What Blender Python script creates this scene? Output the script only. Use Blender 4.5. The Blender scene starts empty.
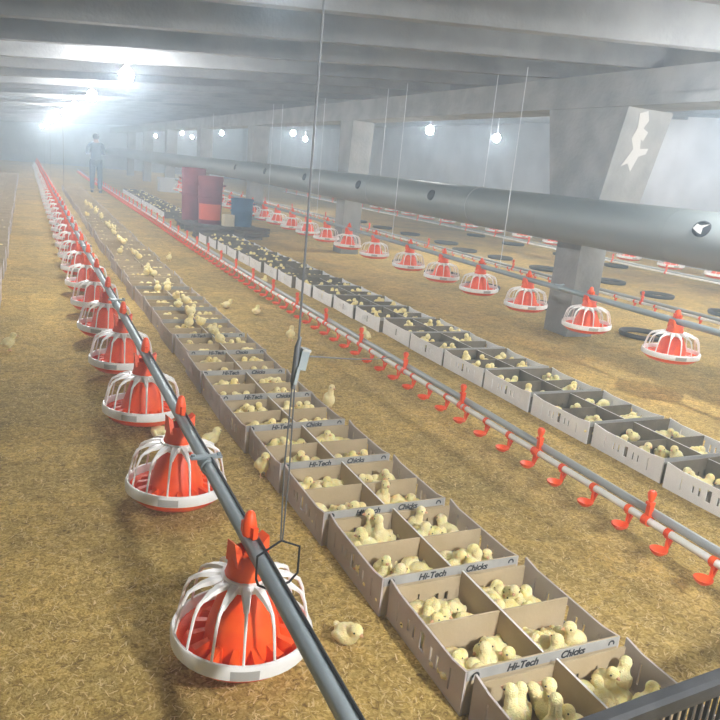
import bpy, bmesh, math, random
from mathutils import Vector, Matrix
random.seed(7)
S = bpy.context.scene
C = S.collection
PI = math.pi

# ------------------------------------------------------------------ camera, world, lamps, exposure
cd = bpy.data.cameras.new('camera')
cam = bpy.data.objects.new('camera', cd)
C.objects.link(cam)
cd.sensor_width = 36.0
cd.lens = 36.0
cd.clip_start = 0.02
cd.clip_end = 300
R_ = Vector((0.90877151, -0.4071531, 0.09143681))
D_ = Vector((-0.02422514, -0.27022364, -0.96249277))
F_ = Vector((0.41659031, 0.87247094, -0.25543489))
m3 = Matrix((R_, -D_, -F_)).transposed()
cam.matrix_world = Matrix.Translation((0, 0, 1.45)) @ m3.to_4x4()
S.camera = cam

S.view_settings.view_transform = 'Standard'
S.view_settings.look = 'None'
S.view_settings.gamma = 1
S.view_settings.use_curve_mapping = False
S.view_settings.exposure = 0.08

HAZE = 0.0225
world = bpy.data.worlds.new('hall_air')
S.world = world
world.use_nodes = True
wt = world.node_tree
wt.nodes['Background'].inputs[0].default_value = (0.02, 0.022, 0.025, 1)
wt.nodes['Background'].inputs[1].default_value = 1.0
vs = wt.nodes.new('ShaderNodeVolumeScatter')
vs.inputs['Color'].default_value = (0.66, 0.84, 1.0, 1)
vs.inputs['Density'].default_value = HAZE
vs.inputs['Anisotropy'].default_value = 0.55
wt.links.new(vs.outputs[0], wt.nodes['World Output'].inputs['Volume'])
S.cycles.volume_bounces = 1
S.cycles.max_bounces = 8
S.cycles.diffuse_bounces = 4
S.cycles.use_denoising = True
S.cycles.sample_clamp_indirect = 6.0
LAMP = 1120.0            # radiance of a bulb
LAMP_COL = (0.93, 0.965, 1.0)

# bulb positions (x, y, z); the lamps themselves are built further down
LAMPS_NEAR_ROW = [(1.5, -0.7, 2.05), (0.85, 2.75, 2.06), (0.84, 7.1, 2.06), (0.83, 10.7, 2.06), (0.82, 14.3, 2.06), (0.82, 18.0, 2.06),
                  (0.82, 22.0, 2.06), (0.82, 27.0, 2.06), (0.82, 33.0, 2.06), (0.82, 40.0, 2.06)]
LAMPS_DUCT_ROW = [(4.7, -2.4, 2.0), (4.40, 3.2, 2.0)]
LAMPS_FAR_AND_FILL = [(8.4, 0.6, 2.3), (7.75, 6.2, 2.25), (6.31, 11.32, 2.2), (7.62, 11.22, 2.2), (6.45, 18.9, 2.2), (8.06, 22.4, 2.2), (6.15, 25.5, 2.2), (5.89, 31.2, 2.2), (7.45, 36.9, 2.2), (6.9, 44.5, 2.2), (11.4, 1.0, 2.5), (11.6, 13.0, 2.5), (7.0, 3.0, 2.2), (9.6, 7.3, 2.4)]  # bulbs out of view, such as the last two, are added to brighten the bay
LAMPS_SIDE_FILL = [(-3.4, 7.5, 1.75), (-3.4, 16.0, 1.75), (-3.4, 26.0, 1.75)]  # unseen lamps, added as ambient fill from the side

# ------------------------------------------------------------------ helpers
class MB:
    """collects geometry and links it as one mesh object"""
    def __init__(s):
        s.v = []; s.f = []; s.sm = []; s.mi = []
    def add(s, vs, fs, smooth=False, mi=0):
        o = len(s.v)
        s.v += [tuple(p) for p in vs]
        for f in fs:
            s.f.append(tuple(i + o for i in f)); s.sm.append(smooth); s.mi.append(mi)
        return s
    def box(s, x0, x1, y0, y1, z0, z1, mi=0, M=None):
        vs = [Vector((x, y, z)) for z in (z0, z1) for y in (y0, y1) for x in (x0, x1)]
        if M: vs = [M @ p for p in vs]
        return s.add(vs, [(0, 2, 3, 1), (4, 5, 7, 6), (0, 1, 5, 4), (2, 6, 7, 3), (0, 4, 6, 2), (1, 3, 7, 5)], False, mi)
    def tube(s, pts, r, n=8, mi=0, closed=False):
        pts = [Vector(p) for p in pts]
        rs = r if isinstance(r, (list, tuple)) else [r] * len(pts)
        k = len(pts)
        up = None; rings = []
        for i, p in enumerate(pts):
            if closed: t = pts[(i + 1) % k] - pts[i - 1]
            else: t = pts[min(i + 1, k - 1)] - pts[max(i - 1, 0)]
            t.normalize()
            if up is None:
                a = Vector((0, 0, 1)) if abs(t.z) < 0.9 else Vector((1, 0, 0))
                up = (a - t * a.dot(t)).normalized()
            else:
                up = (up - t * up.dot(t)).normalized()
            b = t.cross(up)
            rings.append([p + (up * math.cos(2 * PI * j / n) + b * math.sin(2 * PI * j / n)) * rs[i] for j in range(n)])
        vs = [q for ring in rings for q in ring]
        fs = []
        for i in range(k if closed else k - 1):
            a0 = i * n; b0 = ((i + 1) % k) * n
            for j in range(n):
                fs.append((a0 + j, a0 + (j + 1) % n, b0 + (j + 1) % n, b0 + j))
        s.add(vs, fs, True, mi)
        if not closed:
            o = len(s.v) - len(vs)
            s.f.append(tuple(o + j for j in reversed(range(n)))); s.sm.append(False); s.mi.append(mi)
            s.f.append(tuple(o + (k - 1) * n + j for j in range(n))); s.sm.append(False); s.mi.append(mi)
        return s
    def lathe(s, prof, n=32, mi=0, M=None, closed=False):
        vs = []
        for r, z in prof:
            for j in range(n):
                a = 2 * PI * j / n
                vs.append(Vector((r * math.cos(a), r * math.sin(a), z)))
        if M: vs = [M @ p for p in vs]
        fs = []
        k = len(prof)
        for i in range(k if closed else k - 1):
            a0 = i * n; b0 = ((i + 1) % k) * n
            for j in range(n):
                fs.append((a0 + j, a0 + (j + 1) % n, b0 + (j + 1) % n, b0 + j))
        return s.add(vs, fs, True, mi)
    def ball(s, c, r, n=12, m=8, mi=0, M=None):
        c = Vector(c)
        r = r if isinstance(r, (list, tuple)) else (r, r, r)
        vs = [Vector((0, 0, r[2]))]
        for i in range(1, m):
            t = PI * i / m
            for j in range(n):
                a = 2 * PI * j / n
                vs.append(Vector((r[0] * math.sin(t) * math.cos(a), r[1] * math.sin(t) * math.sin(a), r[2] * math.cos(t))))
        vs.append(Vector((0, 0, -r[2])))
        if M: vs = [M @ p for p in vs]
        vs = [p + c for p in vs]
        fs = [(0, 1 + j, 1 + (j + 1) % n) for j in range(n)]
        for i in range(m - 2):
            for j in range(n):
                a = 1 + i * n
                fs.append((a + j, a + n + j, a + n + (j + 1) % n, a + (j + 1) % n))
        e = len(vs) - 1; a = 1 + (m - 2) * n
        fs += [(a + j, e, a + (j + 1) % n) for j in range(n)]
        return s.add(vs, fs, True, mi)
    def mesh(s, name, mats):
        me = bpy.data.meshes.new(name)
        me.from_pydata(s.v, [], s.f)
        for m in (mats if isinstance(mats, (list, tuple)) else [mats]): me.materials.append(m)
        me.polygons.foreach_set('use_smooth', s.sm)
        me.polygons.foreach_set('material_index', s.mi)
        me.update()
        if any(s.sm): me.set_sharp_from_angle(angle=math.radians(48))
        return me
    def build(s, name, mats, parent=None, loc=None):
        return link(name, s.mesh(name, mats), parent, loc)

def link(name, data, parent=None, loc=None):
    o = bpy.data.objects.new(name, data)
    C.objects.link(o)
    if parent: o.parent = parent
    if loc: o.location = loc
    return o
def tag(o, label, cat, group=None, kind=None):
    o['label'] = label; o['category'] = cat
    if group: o['group'] = group
    if kind: o['kind'] = kind
    return o
def empty(name, loc=(0, 0, 0), rz=0):
    o = link(name, None, None, loc)
    o.rotation_euler = (0, 0, rz)
    o.empty_display_size = 0.05
    return o
def struct(o):
    o['kind'] = 'structure'
    return o
KIDS = {}
def copy_tree(o, parent=None):
    c = o.copy(); C.objects.link(c)
    if parent: c.parent = parent
    for ch in KIDS.get(o.name) or KIDS.setdefault(o.name, [k for k in C.objects if k.parent == o]): copy_tree(ch, c)
    return c
ORD = ['zeroth', 'first', 'second', 'third', 'fourth', 'fifth', 'sixth', 'seventh', 'eighth', 'ninth', 'tenth', 'eleventh', 'twelfth',
       'thirteenth', 'fourteenth', 'fifteenth', 'sixteenth', 'seventeenth', 'eighteenth', 'nineteenth']
TENS = {20: 'twent', 30: 'thirt', 40: 'fort', 50: 'fift', 60: 'sixt', 70: 'sevent', 80: 'eight'}
def ordn(n):
    if n < 20: return ORD[n]
    t = n // 10 * 10
    return TENS[t] + 'ieth' if n == t else TENS[t] + 'y-' + ORD[n - t]

# ------------------------------------------------------------------ materials
def mat(name, col, rough=0.6, metal=0.0, col2=None, scale=8.0, bump=0.0, bscale=60.0, stretch=None, rnd=None, emit=0, detail=4, lo=.35, hi=.65, sss=0):
    m = bpy.data.materials.new(name); m.use_nodes = True
    t = m.node_tree; b = t.nodes['Principled BSDF']
    b.inputs['Base Color'].default_value = (*col, 1)
    b.inputs['Roughness'].default_value = rough
    b.inputs['Metallic'].default_value = metal
    if sss:
        b.inputs['Subsurface Weight'].default_value = sss
        b.inputs['Subsurface Radius'].default_value = (0.02, 0.012, 0.005)
        b.inputs['Subsurface Scale'].default_value = 0.5
    if emit:
        b.inputs['Emission Color'].default_value = (*col, 1); b.inputs['Emission Strength'].default_value = emit
    src = None
    if col2 or bump:
        g = t.nodes.new('ShaderNodeNewGeometry') if not rnd else t.nodes.new('ShaderNodeTexCoord')
        out = g.outputs['Position'] if not rnd else g.outputs['Object']
        mp = t.nodes.new('ShaderNodeMapping')
        if stretch: mp.inputs['Scale'].default_value = stretch
        t.links.new(out, mp.inputs['Vector'])
    if col2:
        n = t.nodes.new('ShaderNodeTexNoise'); n.inputs['Scale'].default_value = scale; n.inputs['Detail'].default_value = detail
        t.links.new(mp.outputs[0], n.inputs['Vector'])
        r = t.nodes.new('ShaderNodeValToRGB')
        r.color_ramp.elements[0].position = lo; r.color_ramp.elements[1].position = hi
        r.color_ramp.elements[0].color = (*col, 1); r.color_ramp.elements[1].color = (*col2, 1)
        t.links.new(n.outputs['Fac'], r.inputs['Fac'])
        src = r.outputs[0]
    if rnd:
        oi = t.nodes.new('ShaderNodeObjectInfo')
        mx = t.nodes.new('ShaderNodeMix'); mx.data_type = 'RGBA'
        t.links.new(oi.outputs['Random'], mx.inputs[0])
        if src: t.links.new(src, mx.inputs[6])
        else: mx.inputs[6].default_value = (*col, 1)
        mx.inputs[7].default_value = (*rnd, 1)
        src = mx.outputs[2]
    if src: t.links.new(src, b.inputs['Base Color'])
    if bump:
        n2 = t.nodes.new('ShaderNodeTexNoise'); n2.inputs['Scale'].default_value = bscale; n2.inputs['Detail'].default_value = 5
        t.links.new(mp.outputs[0], n2.inputs['Vector'])
        bp = t.nodes.new('ShaderNodeBump'); bp.inputs['Strength'].default_value = bump; bp.inputs['Distance'].default_value = 0.02
        t.links.new(n2.outputs['Fac'], bp.inputs['Height']); t.links.new(bp.outputs[0], b.inputs['Normal'])
    return m

def litter_mat():
    m = bpy.data.materials.new('straw_litter'); m.use_nodes = True
    t = m.node_tree; b = t.nodes['Principled BSDF']; L = t.links
    b.inputs['Roughness'].default_value = 0.95
    g = t.nodes.new('ShaderNodeNewGeometry')
    def noise(sc, det, dist=0.0, st=None):
        n = t.nodes.new('ShaderNodeTexNoise'); n.inputs['Scale'].default_value = sc; n.inputs['Detail'].default_value = det; n.inputs['Distortion'].default_value = dist
        if st:
            mp = t.nodes.new('ShaderNodeMapping'); mp.inputs['Scale'].default_value = st; mp.inputs['Rotation'].default_value = (0, 0, 0.6)
            L.new(g.outputs['Position'], mp.inputs['Vector']); L.new(mp.outputs[0], n.inputs['Vector'])
        else: L.new(g.outputs['Position'], n.inputs['Vector'])
        return n
    def ramp(n, stops):
        r = t.nodes.new('ShaderNodeValToRGB'); e = r.color_ramp.elements
        e[0].position, e[0].color = stops[0][0], (*stops[0][1], 1); e[1].position, e[1].color = stops[-1][0], (*stops[-1][1], 1)
        for p, c in stops[1:-1]:
            x = e.new(p); x.color = (*c, 1)
        L.new(n.outputs['Fac'], r.inputs['Fac']); return r
    fine = ramp(noise(52, 6, 1.4), [(0.30, (0.26, 0.155, 0.030)), (0.5, (0.54, 0.37, 0.095)), (0.72, (0.80, 0.60, 0.24))])
    big = ramp(noise(1.3, 5, 0.4), [(0.30, (0.74, 0.74, 0.76)), (0.65, (1.1, 1.06, 1.0))])
    mid = ramp(noise(9, 5, 0.8), [(0.32, (0.76, 0.75, 0.72)), (0.62, (1.08, 1.07, 1.04))])
    def mul(a, c):
        x = t.nodes.new('ShaderNodeMix'); x.data_type = 'RGBA'; x.blend_type = 'MULTIPLY'; x.inputs[0].default_value = 1
        L.new(a, x.inputs[6]); L.new(c, x.inputs[7]); return x.outputs[2]
    L.new(mul(mul(fine.outputs[0], big.outputs[0]), mid.outputs[0]), b.inputs['Base Color'])
    n2 = noise(110, 4, 1.0); n3 = noise(9, 4)
    ad = t.nodes.new('ShaderNodeMath'); ad.operation = 'MULTIPLY_ADD'; ad.inputs[1].default_value = 2.0
    L.new(n3.outputs['Fac'], ad.inputs[0]); L.new(n2.outputs['Fac'], ad.inputs[2])
    bp = t.nodes.new('ShaderNodeBump'); bp.inputs['Strength'].default_value = 0.7; bp.inputs['Distance'].default_value = 0.02
    L.new(ad.outputs[0], bp.inputs['Height']); L.new(bp.outputs[0], b.inputs['Normal'])
    return m

M_litter = litter_mat()
M_conc = mat('concrete', (0.17, 0.17, 0.168), 0.9, 0, (0.25, 0.25, 0.245), 2.2, 0.25, 30)
M_conc_dark = mat('concrete_soffit', (0.16, 0.165, 0.17), 0.92, 0, (0.23, 0.235, 0.24), 1.6, 0.25, 24, stretch=(0.25, 1, 1))
M_pillar = mat('pillar_concrete', (0.25, 0.255, 0.25), 0.9, 0, (0.34, 0.34, 0.33), 3.5, 0.3, 25)
M_plaster = mat('bare_plaster', (0.58, 0.57, 0.54), 0.8)
M_wall = mat('wall_paint', (0.34, 0.35, 0.37), 0.85, 0, (0.44, 0.45, 0.47), 1.2, 0.1, 20)
M_orange = mat('orange_plastic', (0.86, 0.07, 0.006), 0.45, 0, (0.95, 0.115, 0.014), 14)
M_white = mat('white_plastic', (0.80, 0.78, 0.74), 0.35, 0, (0.86, 0.85, 0.82), 9)
M_patch = mat('grey_moulding', (0.42, 0.41, 0.39), 0.5)
M_galv = mat('galvanised_steel', (0.24, 0.285, 0.30), 0.5, 0.35, (0.33, 0.375, 0.385), 16, stretch=(1, .15, 1))
M_alu = mat('dull_aluminium', (0.34, 0.35, 0.34), 0.5, 0.3, (0.42, 0.43, 0.42), 10, stretch=(1, .1, 1))
M_pvc = mat('white_pvc', (0.82, 0.80, 0.76), 0.4, 0, (0.72, 0.69, 0.62), 8)
M_black = mat('black_cable', (0.012, 0.012, 0.013), 0.5)
M_wire = mat('steel_wire', (0.16, 0.17, 0.18), 0.5, 0.6)
M_pale_wire = mat('pale_cord', (0.75, 0.77, 0.80), 0.6)
M_duct = mat('duct_grey', (0.20, 0.225, 0.22), 0.55, 0.2, (0.26, 0.285, 0.28), 1.3, stretch=(2, .5, 2))
M_duct_hole = mat('duct_opening', (0.03, 0.03, 0.032), 0.8)
M_card_in = mat('cardboard_kraft', (0.44, 0.34, 0.20), 0.85, 0, (0.52, 0.41, 0.26), 7, 0.05, 80)
M_card_in_shaded = mat('cardboard_kraft_shaded', (0.15, 0.125, 0.088), 0.9, 0, (0.21, 0.175, 0.125), 7, 0.05, 80)  # kraft darkened to carry the shade inside the pale trays
M_card_out = mat('cardboard_grey', (0.48, 0.415, 0.375), 0.8, 0, (0.56, 0.49, 0.45), 6, 0.05, 80)
M_card_pale = mat('cardboard_pale', (0.76, 0.74, 0.72), 0.75, 0, (0.84, 0.82, 0.80), 5, 0.05, 60)
M_lit_edge_tape = mat('lit_edge_and_tape', (0.72, 0.69, 0.64), 0.8)  # divider tops painted pale as if lit; also the carton tape
M_ink = mat('black_ink', (0.02, 0.02, 0.022), 0.7)
M_print = mat('printed_paper', (0.36, 0.35, 0.33), 0.6, 0, (0.44, 0.43, 0.40), 12)
M_chick = mat('chick_down', (0.95, 0.76, 0.27), 0.95, 0, (0.96, 0.85, 0.48), 40, 0.5, 260, rnd=(0.95, 0.82, 0.44), sss=0.3)
M_chick_far = mat('chick_down_pale', (0.95, 0.77, 0.30), 0.95, 0, (0.96, 0.85, 0.48), 20)
M_beak = mat('beak_horn', (0.75, 0.42, 0.22), 0.5)
M_eye = mat('chick_eye', (0.01, 0.008, 0.006), 0.15)
M_leg = mat('chick_leg', (0.80, 0.50, 0.26), 0.6)
M_rubber = mat('black_plastic', (0.008, 0.008, 0.009), 0.62, 0, (0.022, 0.022, 0.024), 18)
M_tray = mat('dark_ring_plastic', (0.045, 0.042, 0.04), 0.6)
M_maroon = mat('maroon_plastic', (0.20, 0.028, 0.045), 0.55, 0, (0.28, 0.045, 0.06), 4)
M_blue = mat('blue_plastic', (0.03, 0.10, 0.20), 0.5, 0, (0.05, 0.14, 0.26), 5)
M_redlab = mat('orange_red_print', (0.75, 0.12, 0.05), 0.6)
M_cream = mat('cream_card', (0.72, 0.66, 0.48), 0.8)
M_wood = mat('dark_wood', (0.09, 0.075, 0.06), 0.9, 0, (0.15, 0.125, 0.10), 8, stretch=(1, 8, 8))
M_greybin = mat('grey_bin', (0.48, 0.52, 0.56), 0.6)
M_straw = mat('straw_flake', (0.58, 0.40, 0.14), 0.85, 0, (0.78, 0.60, 0.30), 30)
M_skin = mat('skin', (0.35, 0.21, 0.15), 0.6)
M_shirt = mat('blue_grey_overall', (0.06, 0.085, 0.12), 0.85, 0, (0.09, 0.12, 0.16), 8)
M_trouser = mat('dark_blue_trousers', (0.035, 0.05, 0.085), 0.85)
M_hair = mat('black_hair', (0.02, 0.018, 0.016), 0.7)
M_bulb = bpy.data.materials.new('bulb_glow'); M_bulb.use_nodes = True
_n = M_bulb.node_tree.nodes; _n.remove(_n['Principled BSDF'])
_e = _n.new('ShaderNodeEmission'); _e.inputs[0].default_value = (*LAMP_COL, 1); _e.inputs[1].default_value = LAMP
M_bulb.node_tree.links.new(_e.outputs[0], _n['Material Output'].inputs[0])

# ------------------------------------------------------------------ structure
XL, XR, YB, YF = -7.0, 13.5, -5.0, 50.0
def roof(x): return 2.52 + 0.077 * (x - 4.95)      # underside of the joists
SL = 0.30                                           # joist depth
struct(MB().box(XL, XR, YB, YF, -0.2, 0).build('floor', M_litter))
def sheet(x0, x1, y0, y1, t, dz):
    vs = [(x, y, roof(x) + dz + h) for h in (0, t) for y in (y0, y1) for x in (x0, x1)]
    return MB().add(vs, [(0, 2, 3, 1), (4, 5, 7, 6), (0, 1, 5, 4), (2, 6, 7, 3), (0, 4, 6, 2), (1, 3, 7, 5)])
struct(sheet(XL - .2, XR + .2, YB - .2, YF + .2, .15, SL).build('ceiling', M_conc_dark))
struct(MB().box(XL - .2, XL, YB, YF, -.2, 2.1).build('wall_left', M_wall))
struct(MB().box(XR, XR + .2, YB, YF, -.2, 3.6).build('wall_right', M_wall))
struct(MB().box(XL, XR, YB - .2, YB, -.2, 3.6).build('wall_rear', M_wall))
struct(MB().box(XL, XR, YF, YF + .2, -.2, 3.6).build('wall_far', M_wall))
# joists across the hall, two bays resting on the girder
def joist(x0, x1, y):
    vs = []
    w1, w0 = .055, .09
    for x in (x0, x1):
        z = roof(x)
        vs += [(x, y - w1, z), (x, y + w1, z), (x, y + w1, z + .05), (x, y + w0 * .6, z + .09), (x, y + w0 * .6, z + SL + .02), (x, y - w0 * .6, z + SL + .02), (x, y - w0 * .6, z + .09), (x, y - w1, z + .05)]
    n = 8
    fs = [(j, (j + 1) % n, n + (j + 1) % n, n + j) for j in range(n)] + [tuple(reversed(range(n))), tuple(range(n, 2 * n))]
    return MB().add(vs, fs)
y = -3.2; k = 0
while y < 40:
    struct(joist(XL, 5.08, y).build('ceiling_beam', M_conc)); struct(joist(5.14, XR, y + .22).build('ceiling_beam', M_conc))
    y += 1.2 + .05 * ((k * 37) % 3 - 1); k += 1
# girder along the hall
g = MB()
g.box(4.95, 5.35, YB, YF, 2.235, roof(4.95) - .002)
g.box(4.925, 5.375, YB, YF, 2.215, 2.30)
struct(g.build('girder_beam', M_pillar))
# pillars with flared heads
def pillar(y0, q=1.0):
    m = MB()
    def ring(z, x0, x1, a, b): return [(x0, a, z), (x1, a, z), (x1, b, z), (x0, b, z)]
    lv = [ring(0, 4.95, 5.28, y0 - .19, y0 + .17), ring(1.02, 4.95, 5.28, y0 - .19, y0 + .17), ring(1.10, 4.95, 5.28 + .18 * q, y0 - .19 - .07 * q, y0 + .17 + .15 * q),
          ring(1.45, 4.95, 5.28 + .19 * q, y0 - .19 - .15 * q, y0 + .17 + .26 * q), ring(2.215, 4.95, 5.28 + .22 * q, y0 - .19 - .31 * q, y0 + .17 + .45 * q)]
    vs = [p for r in lv for p in r]; fs = []
    for i in range(len(lv) - 1):
        for j in range(4): fs.append((i * 4 + j, i * 4 + (j + 1) % 4, i * 4 + 4 + (j + 1) % 4, i * 4 + 4 + j))
    fs += [(3, 2, 1, 0), tuple(16 + j for j in range(4))]
    m.add(vs, fs)
    o = struct(m.build('concrete_pillar', M_pillar))
    return o
PY = [5.78, 11.75, 17.6, 23.5, 29.4, 35.3, 41.2]
PIL = [pillar(y, 1.0 if i == 0 else .25) for i, y in enumerate(PY)]
# bare plaster patch on the near pillar's sloping side
def slope_y(z): return 5.78 - .34 - (z - 1.45) / (2.215 - 1.45) * .16
poly = [(5.10, 2.17), (5.19, 2.20), (5.235, 2.12), (5.20, 2.05), (5.27, 2.02), (5.245, 1.94), (5.21, 1.955), (5.24, 1.87), (5.34, 1.88), (5.33, 1.83), (5.25, 1.80), (5.21, 1.66), (5.15, 1.73), (5.08, 1.70),
        (5.13, 1.80), (5.16, 1.86), (5.10, 1.95), (5.13, 2.05)]
n = len(poly)
vs = [(x, slope_y(z) - .004, z) for x, z in poly] + [(x, slope_y(z) + .01, z) for x, z in poly]
MB().add(vs, [tuple(range(n))] + [(i, n + i, n + (i + 1) % n, (i + 1) % n) for i in range(n)]).build('plaster_patch', M_plaster, PIL[0])

# ------------------------------------------------------------------ hanging lamps
lb = MB().ball((0, 0, 0), (.060, .060, .068), 12, 8).mesh('bulb', M_bulb)
ls = MB().lathe([(.001, .085), (.018, .085), (.024, .06), (.040, .040), (.066, .010), (.062, .004), (.044, .008), (.036, .034), (.001, .036)], 20).mesh('socket_shade', M_white)  # flared into an added shade that keeps light off the ceiling
def lamp(p, label, group, size=1.0):
    o = empty('hanging_lamp', p); big = size; tag(o, label, 'lamp', group)
    link('bulb', lb, o).scale = (size,) * 3; link('socket_shade', ls, o).scale = (size * 1.05,) * 3
    h = roof(p[0]) + SL - p[2] + .01
    MB().tube([(0, 0, .075), (0, 0, h)], .006, 6).build('cord', M_pale_wire, o)
for i, p in enumerate(LAMPS_NEAR_ROW): lamp(p, 'bright bare bulb lamp over the straw aisle, %s along its line from the camera' % ordn(i + 1), 'lamps above the feed pipe', (1.75, .42)[i] if i < 2 else 1.0)
for i, p in enumerate(LAMPS_DUCT_ROW): lamp(p, 'bright bare bulb lamp beside the concrete girder, %s along its line from the camera' % ordn(i + 1), 'lamps beside the girder', 1.0)
for i, p in enumerate(LAMPS_FAR_AND_FILL): lamp(p, 'bright bulb lamp in the bay behind the pillars, %s of that bay' % ordn(i + 1), 'lamps behind the pillars')
for i, p in enumerate(LAMPS_SIDE_FILL): lamp(p, 'added fill lamp out of view in the side bay, %s along that bay' % ordn(i + 1), 'added fill lamps of the side bay')

# ------------------------------------------------------------------ round air duct in front of the pillars
duct = empty('air_duct', (4.70, 0, 1.165)); tag(duct, 'long grey round air duct hung along the front of the concrete pillars', 'duct')
DR = .215
d = MB()
prof = []
ys = [1.0]
while ys[-1] < 47: ys.append(ys[-1] + 1.6)
rings = []
for yy in ys:
    rings += [(yy - .008, DR), (yy - .004, DR + .002), (yy + .004, DR + .002), (yy + .008, DR)]
def duct_z(y): return .004 * math.sin(y * .5) - .0010 * max(0, y - 10)
d.tube([(0, y, duct_z(y)) for y in ys], DR, 36)
d.build('pipe_shell', M_duct, duct)
for yy in ys[1:-1:1]:
    MB().tube([((DR + .0005) * math.cos(a), yy, duct_z(yy) + (DR + .0005) * math.sin(a)) for a in [2 * PI * j / 28 for j in range(28)]], .0022, 5, closed=True).build('seam', M_duct, duct)
for i, yy in enumerate((3.85, 7.85, 10.05, 12.4, 14.8, 17.2)):
    a = math.radians(197 if i else 204)
    M = Matrix.Translation((0, yy, duct_z(yy))) @ Matrix.Rotation(a, 4, 'Y') @ Matrix.Rotation(PI / 2, 4, 'Y')
    o = MB().lathe([(.066, DR - .03), (.062, DR + .008), (.050, DR + .010), (.047, DR + .002), (.0005, DR + .002)], 14, M=M @ Matrix.Diagonal((1, 1.25, 1, 1))).build('outlet', M_duct_hole, duct)
# torn bright flap on the nearest outlet
flap = [(-.205, 3.78, .13), (-.222, 3.82, .10), (-.24, 3.81, .055), (-.236, 3.85, .065), (-.228, 3.90, .09), (-.212, 3.88, .125), (-.222, 3.84, .115)]
fl = [Vector(p) for p in flap]
MB().add(fl + [p + Vector((-.004, 0, 0)) for p in fl], [tuple(range(7)), tuple(reversed(range(7, 14)))] + [(i, (i + 1) % 7, 7 + (i + 1) % 7, 7 + i) for i in range(7)]).build('torn_flap', M_plaster, duct)
for yy in (7.05, 9.75, 14.5, 20.5):
    pts = [(0 + (DR + .003) * math.cos(a), yy, duct_z(yy) + (DR + .003) * math.sin(a)) for a in [2 * PI * j / 28 for j in range(28)]]
    MB().tube(pts, .004, 6, closed=True).build('strap', M_alu, duct)
    MB().tube([(0, yy, duct_z(yy) + DR), (0, yy, roof(4.7) + .02 - 1.165 + .26)], .004, 6).build('hanger_wire', M_pale_wire, duct)

# ------------------------------------------------------------------ pan feeders
def feeder_parts(root):
    """origin on the axis of the feed pipe; pan hangs below"""
    NF = 14
    p = MB()   # orange pan
    p.lathe([(.0005, -.296), (.12, -.300), (.165, -.292), (.200, -.268), (.206, -.250), (.200, -.250), (.190, -.262), (.160, -.280), (.10, -.285), (.0005, -.284)], 40)
    pan = p.build('pan', M_orange, root)
    f = MB()
    for k in range(NF):
        a = 2 * PI * k / NF
        M = Matrix.Rotation(a, 4, 'Z')
        vs = [(.10, -.013, -.286), (.178, -.022, -.272), (.178, .022, -.272), (.10, .013, -.286), (.105, -.008, -.235), (.165, -.014, -.246), (.165, .014, -.246), (.105, .008, -.235)]
        f.add([M @ Vector(q) for q in vs], [(0, 3, 2, 1), (4, 5, 6, 7), (0, 1, 5, 4), (1, 2, 6, 5), (2, 3, 7, 6), (3, 0, 4, 7)])
    f.build('feed_fins', M_orange, pan)
    r = MB()   # white rim band
    r.lathe([(.206, -.262), (.214, -.258), (.216, -.232), (.211, -.224), (.203, -.224), (.199, -.232), (.199, -.258)], 44, closed=True)
    rb = r.build('rim_band', M_white, root)
    pt = MB(); vs = []; fs = []
    for j in range(9):
        a = math.radians(-129 + 22 * j / 8)
        for rr, zz in ((.2145, -.257), (.2165, -.233)): vs.append((rr * math.cos(a), rr * math.sin(a), zz))
    for j in range(8): fs.append((2 * j, 2 * j + 2, 2 * j + 3, 2 * j + 1))
    pt.add(vs, fs, True).build('rim_patch', M_patch, rb)
    c = MB()   # orange feed cone
    c.lathe([(.058, -.098), (.062, -.118), (.074, -.135), (.092, -.175), (.112, -.225), (.122, -.262), (.122, -.288), (.0005, -.288)], 14)
    c.build('feed_cone', M_orange, root)
    g = MB()   # white grill
    g.lathe([(.054, -.090), (.072, -.092), (.078, -.112), (.070, -.118), (.055, -.112)], 28, closed=True)
    for k in range(NF):
        a = 2 * PI * (k + .35) / NF
        M = Matrix.Rotation(a, 4, 'Z')
        vs = []
        for x, hw, z, h in ((.066, .0155, -.094, .012), (.098, .0145, -.096, .011), (.132, .011, -.103, .009), (.156, .0075, -.114, .007)):
            vs += [(x, -hw, z - h), (x, hw, z - h), (x, hw * .7, z), (x, -hw * .7, z)]
        fs = [(3, 2, 1, 0), (12, 13, 14, 15)]
        for i in range(3):
            for j in range(4): fs.append((i * 4 + j, i * 4 + (j + 1) % 4, i * 4 + 4 + (j + 1) % 4, i * 4 + 4 + j))
        g.add([M @ Vector(q) for q in vs], fs)
        g.tube([M @ Vector(q) for q in ((.148, 0, -.114), (.170, 0, -.126), (.184, 0, -.150), (.195, 0, -.19), (.206, 0, -.235))], [.0060, .0058, .005, .0042, .0042], 6)
    g.build('grill', M_white, root)
    s = MB()   # orange neck saddle and pipe clip
    s.lathe([(.060, -.108), (.062, -.088), (.056, -.070), (.052, -.030), (.047, -.022), (.046, -.060), (.05, -.105)], 22, closed=True)
    for sx in (-1, 1):
        vs = [(sx * .031, -.040, -.05), (sx * .031, .040, -.05), (sx * .050, .034, -.05), (sx * .050, -.034, -.05),
              (sx * .036, -.022, .004), (sx * .036, .022, .004), (sx * .056, .020, .020), (sx * .056, -.020, .020)]
        fs = [(0, 1, 2, 3), (4, 7, 6, 5), (0, 4, 5, 1), (1, 5, 6, 2), (2, 6, 7, 3), (3, 7, 4, 0)]
        if sx > 0: fs = [tuple(reversed(q)) for q in fs]
        s.add(vs, fs)
    neck = s.build('pipe_saddle', M_orange, root)
    k = MB()
    k.lathe([(.0005, .026), (.019, .026), (.023, .034), (.021, .060), (.014, .092), (.007, .100), (.0005, .102)], 8)
    k.box(-.008, .008, -.034, .034, .026, .060)
    k.build('lock_cap', M_orange, root)

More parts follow.
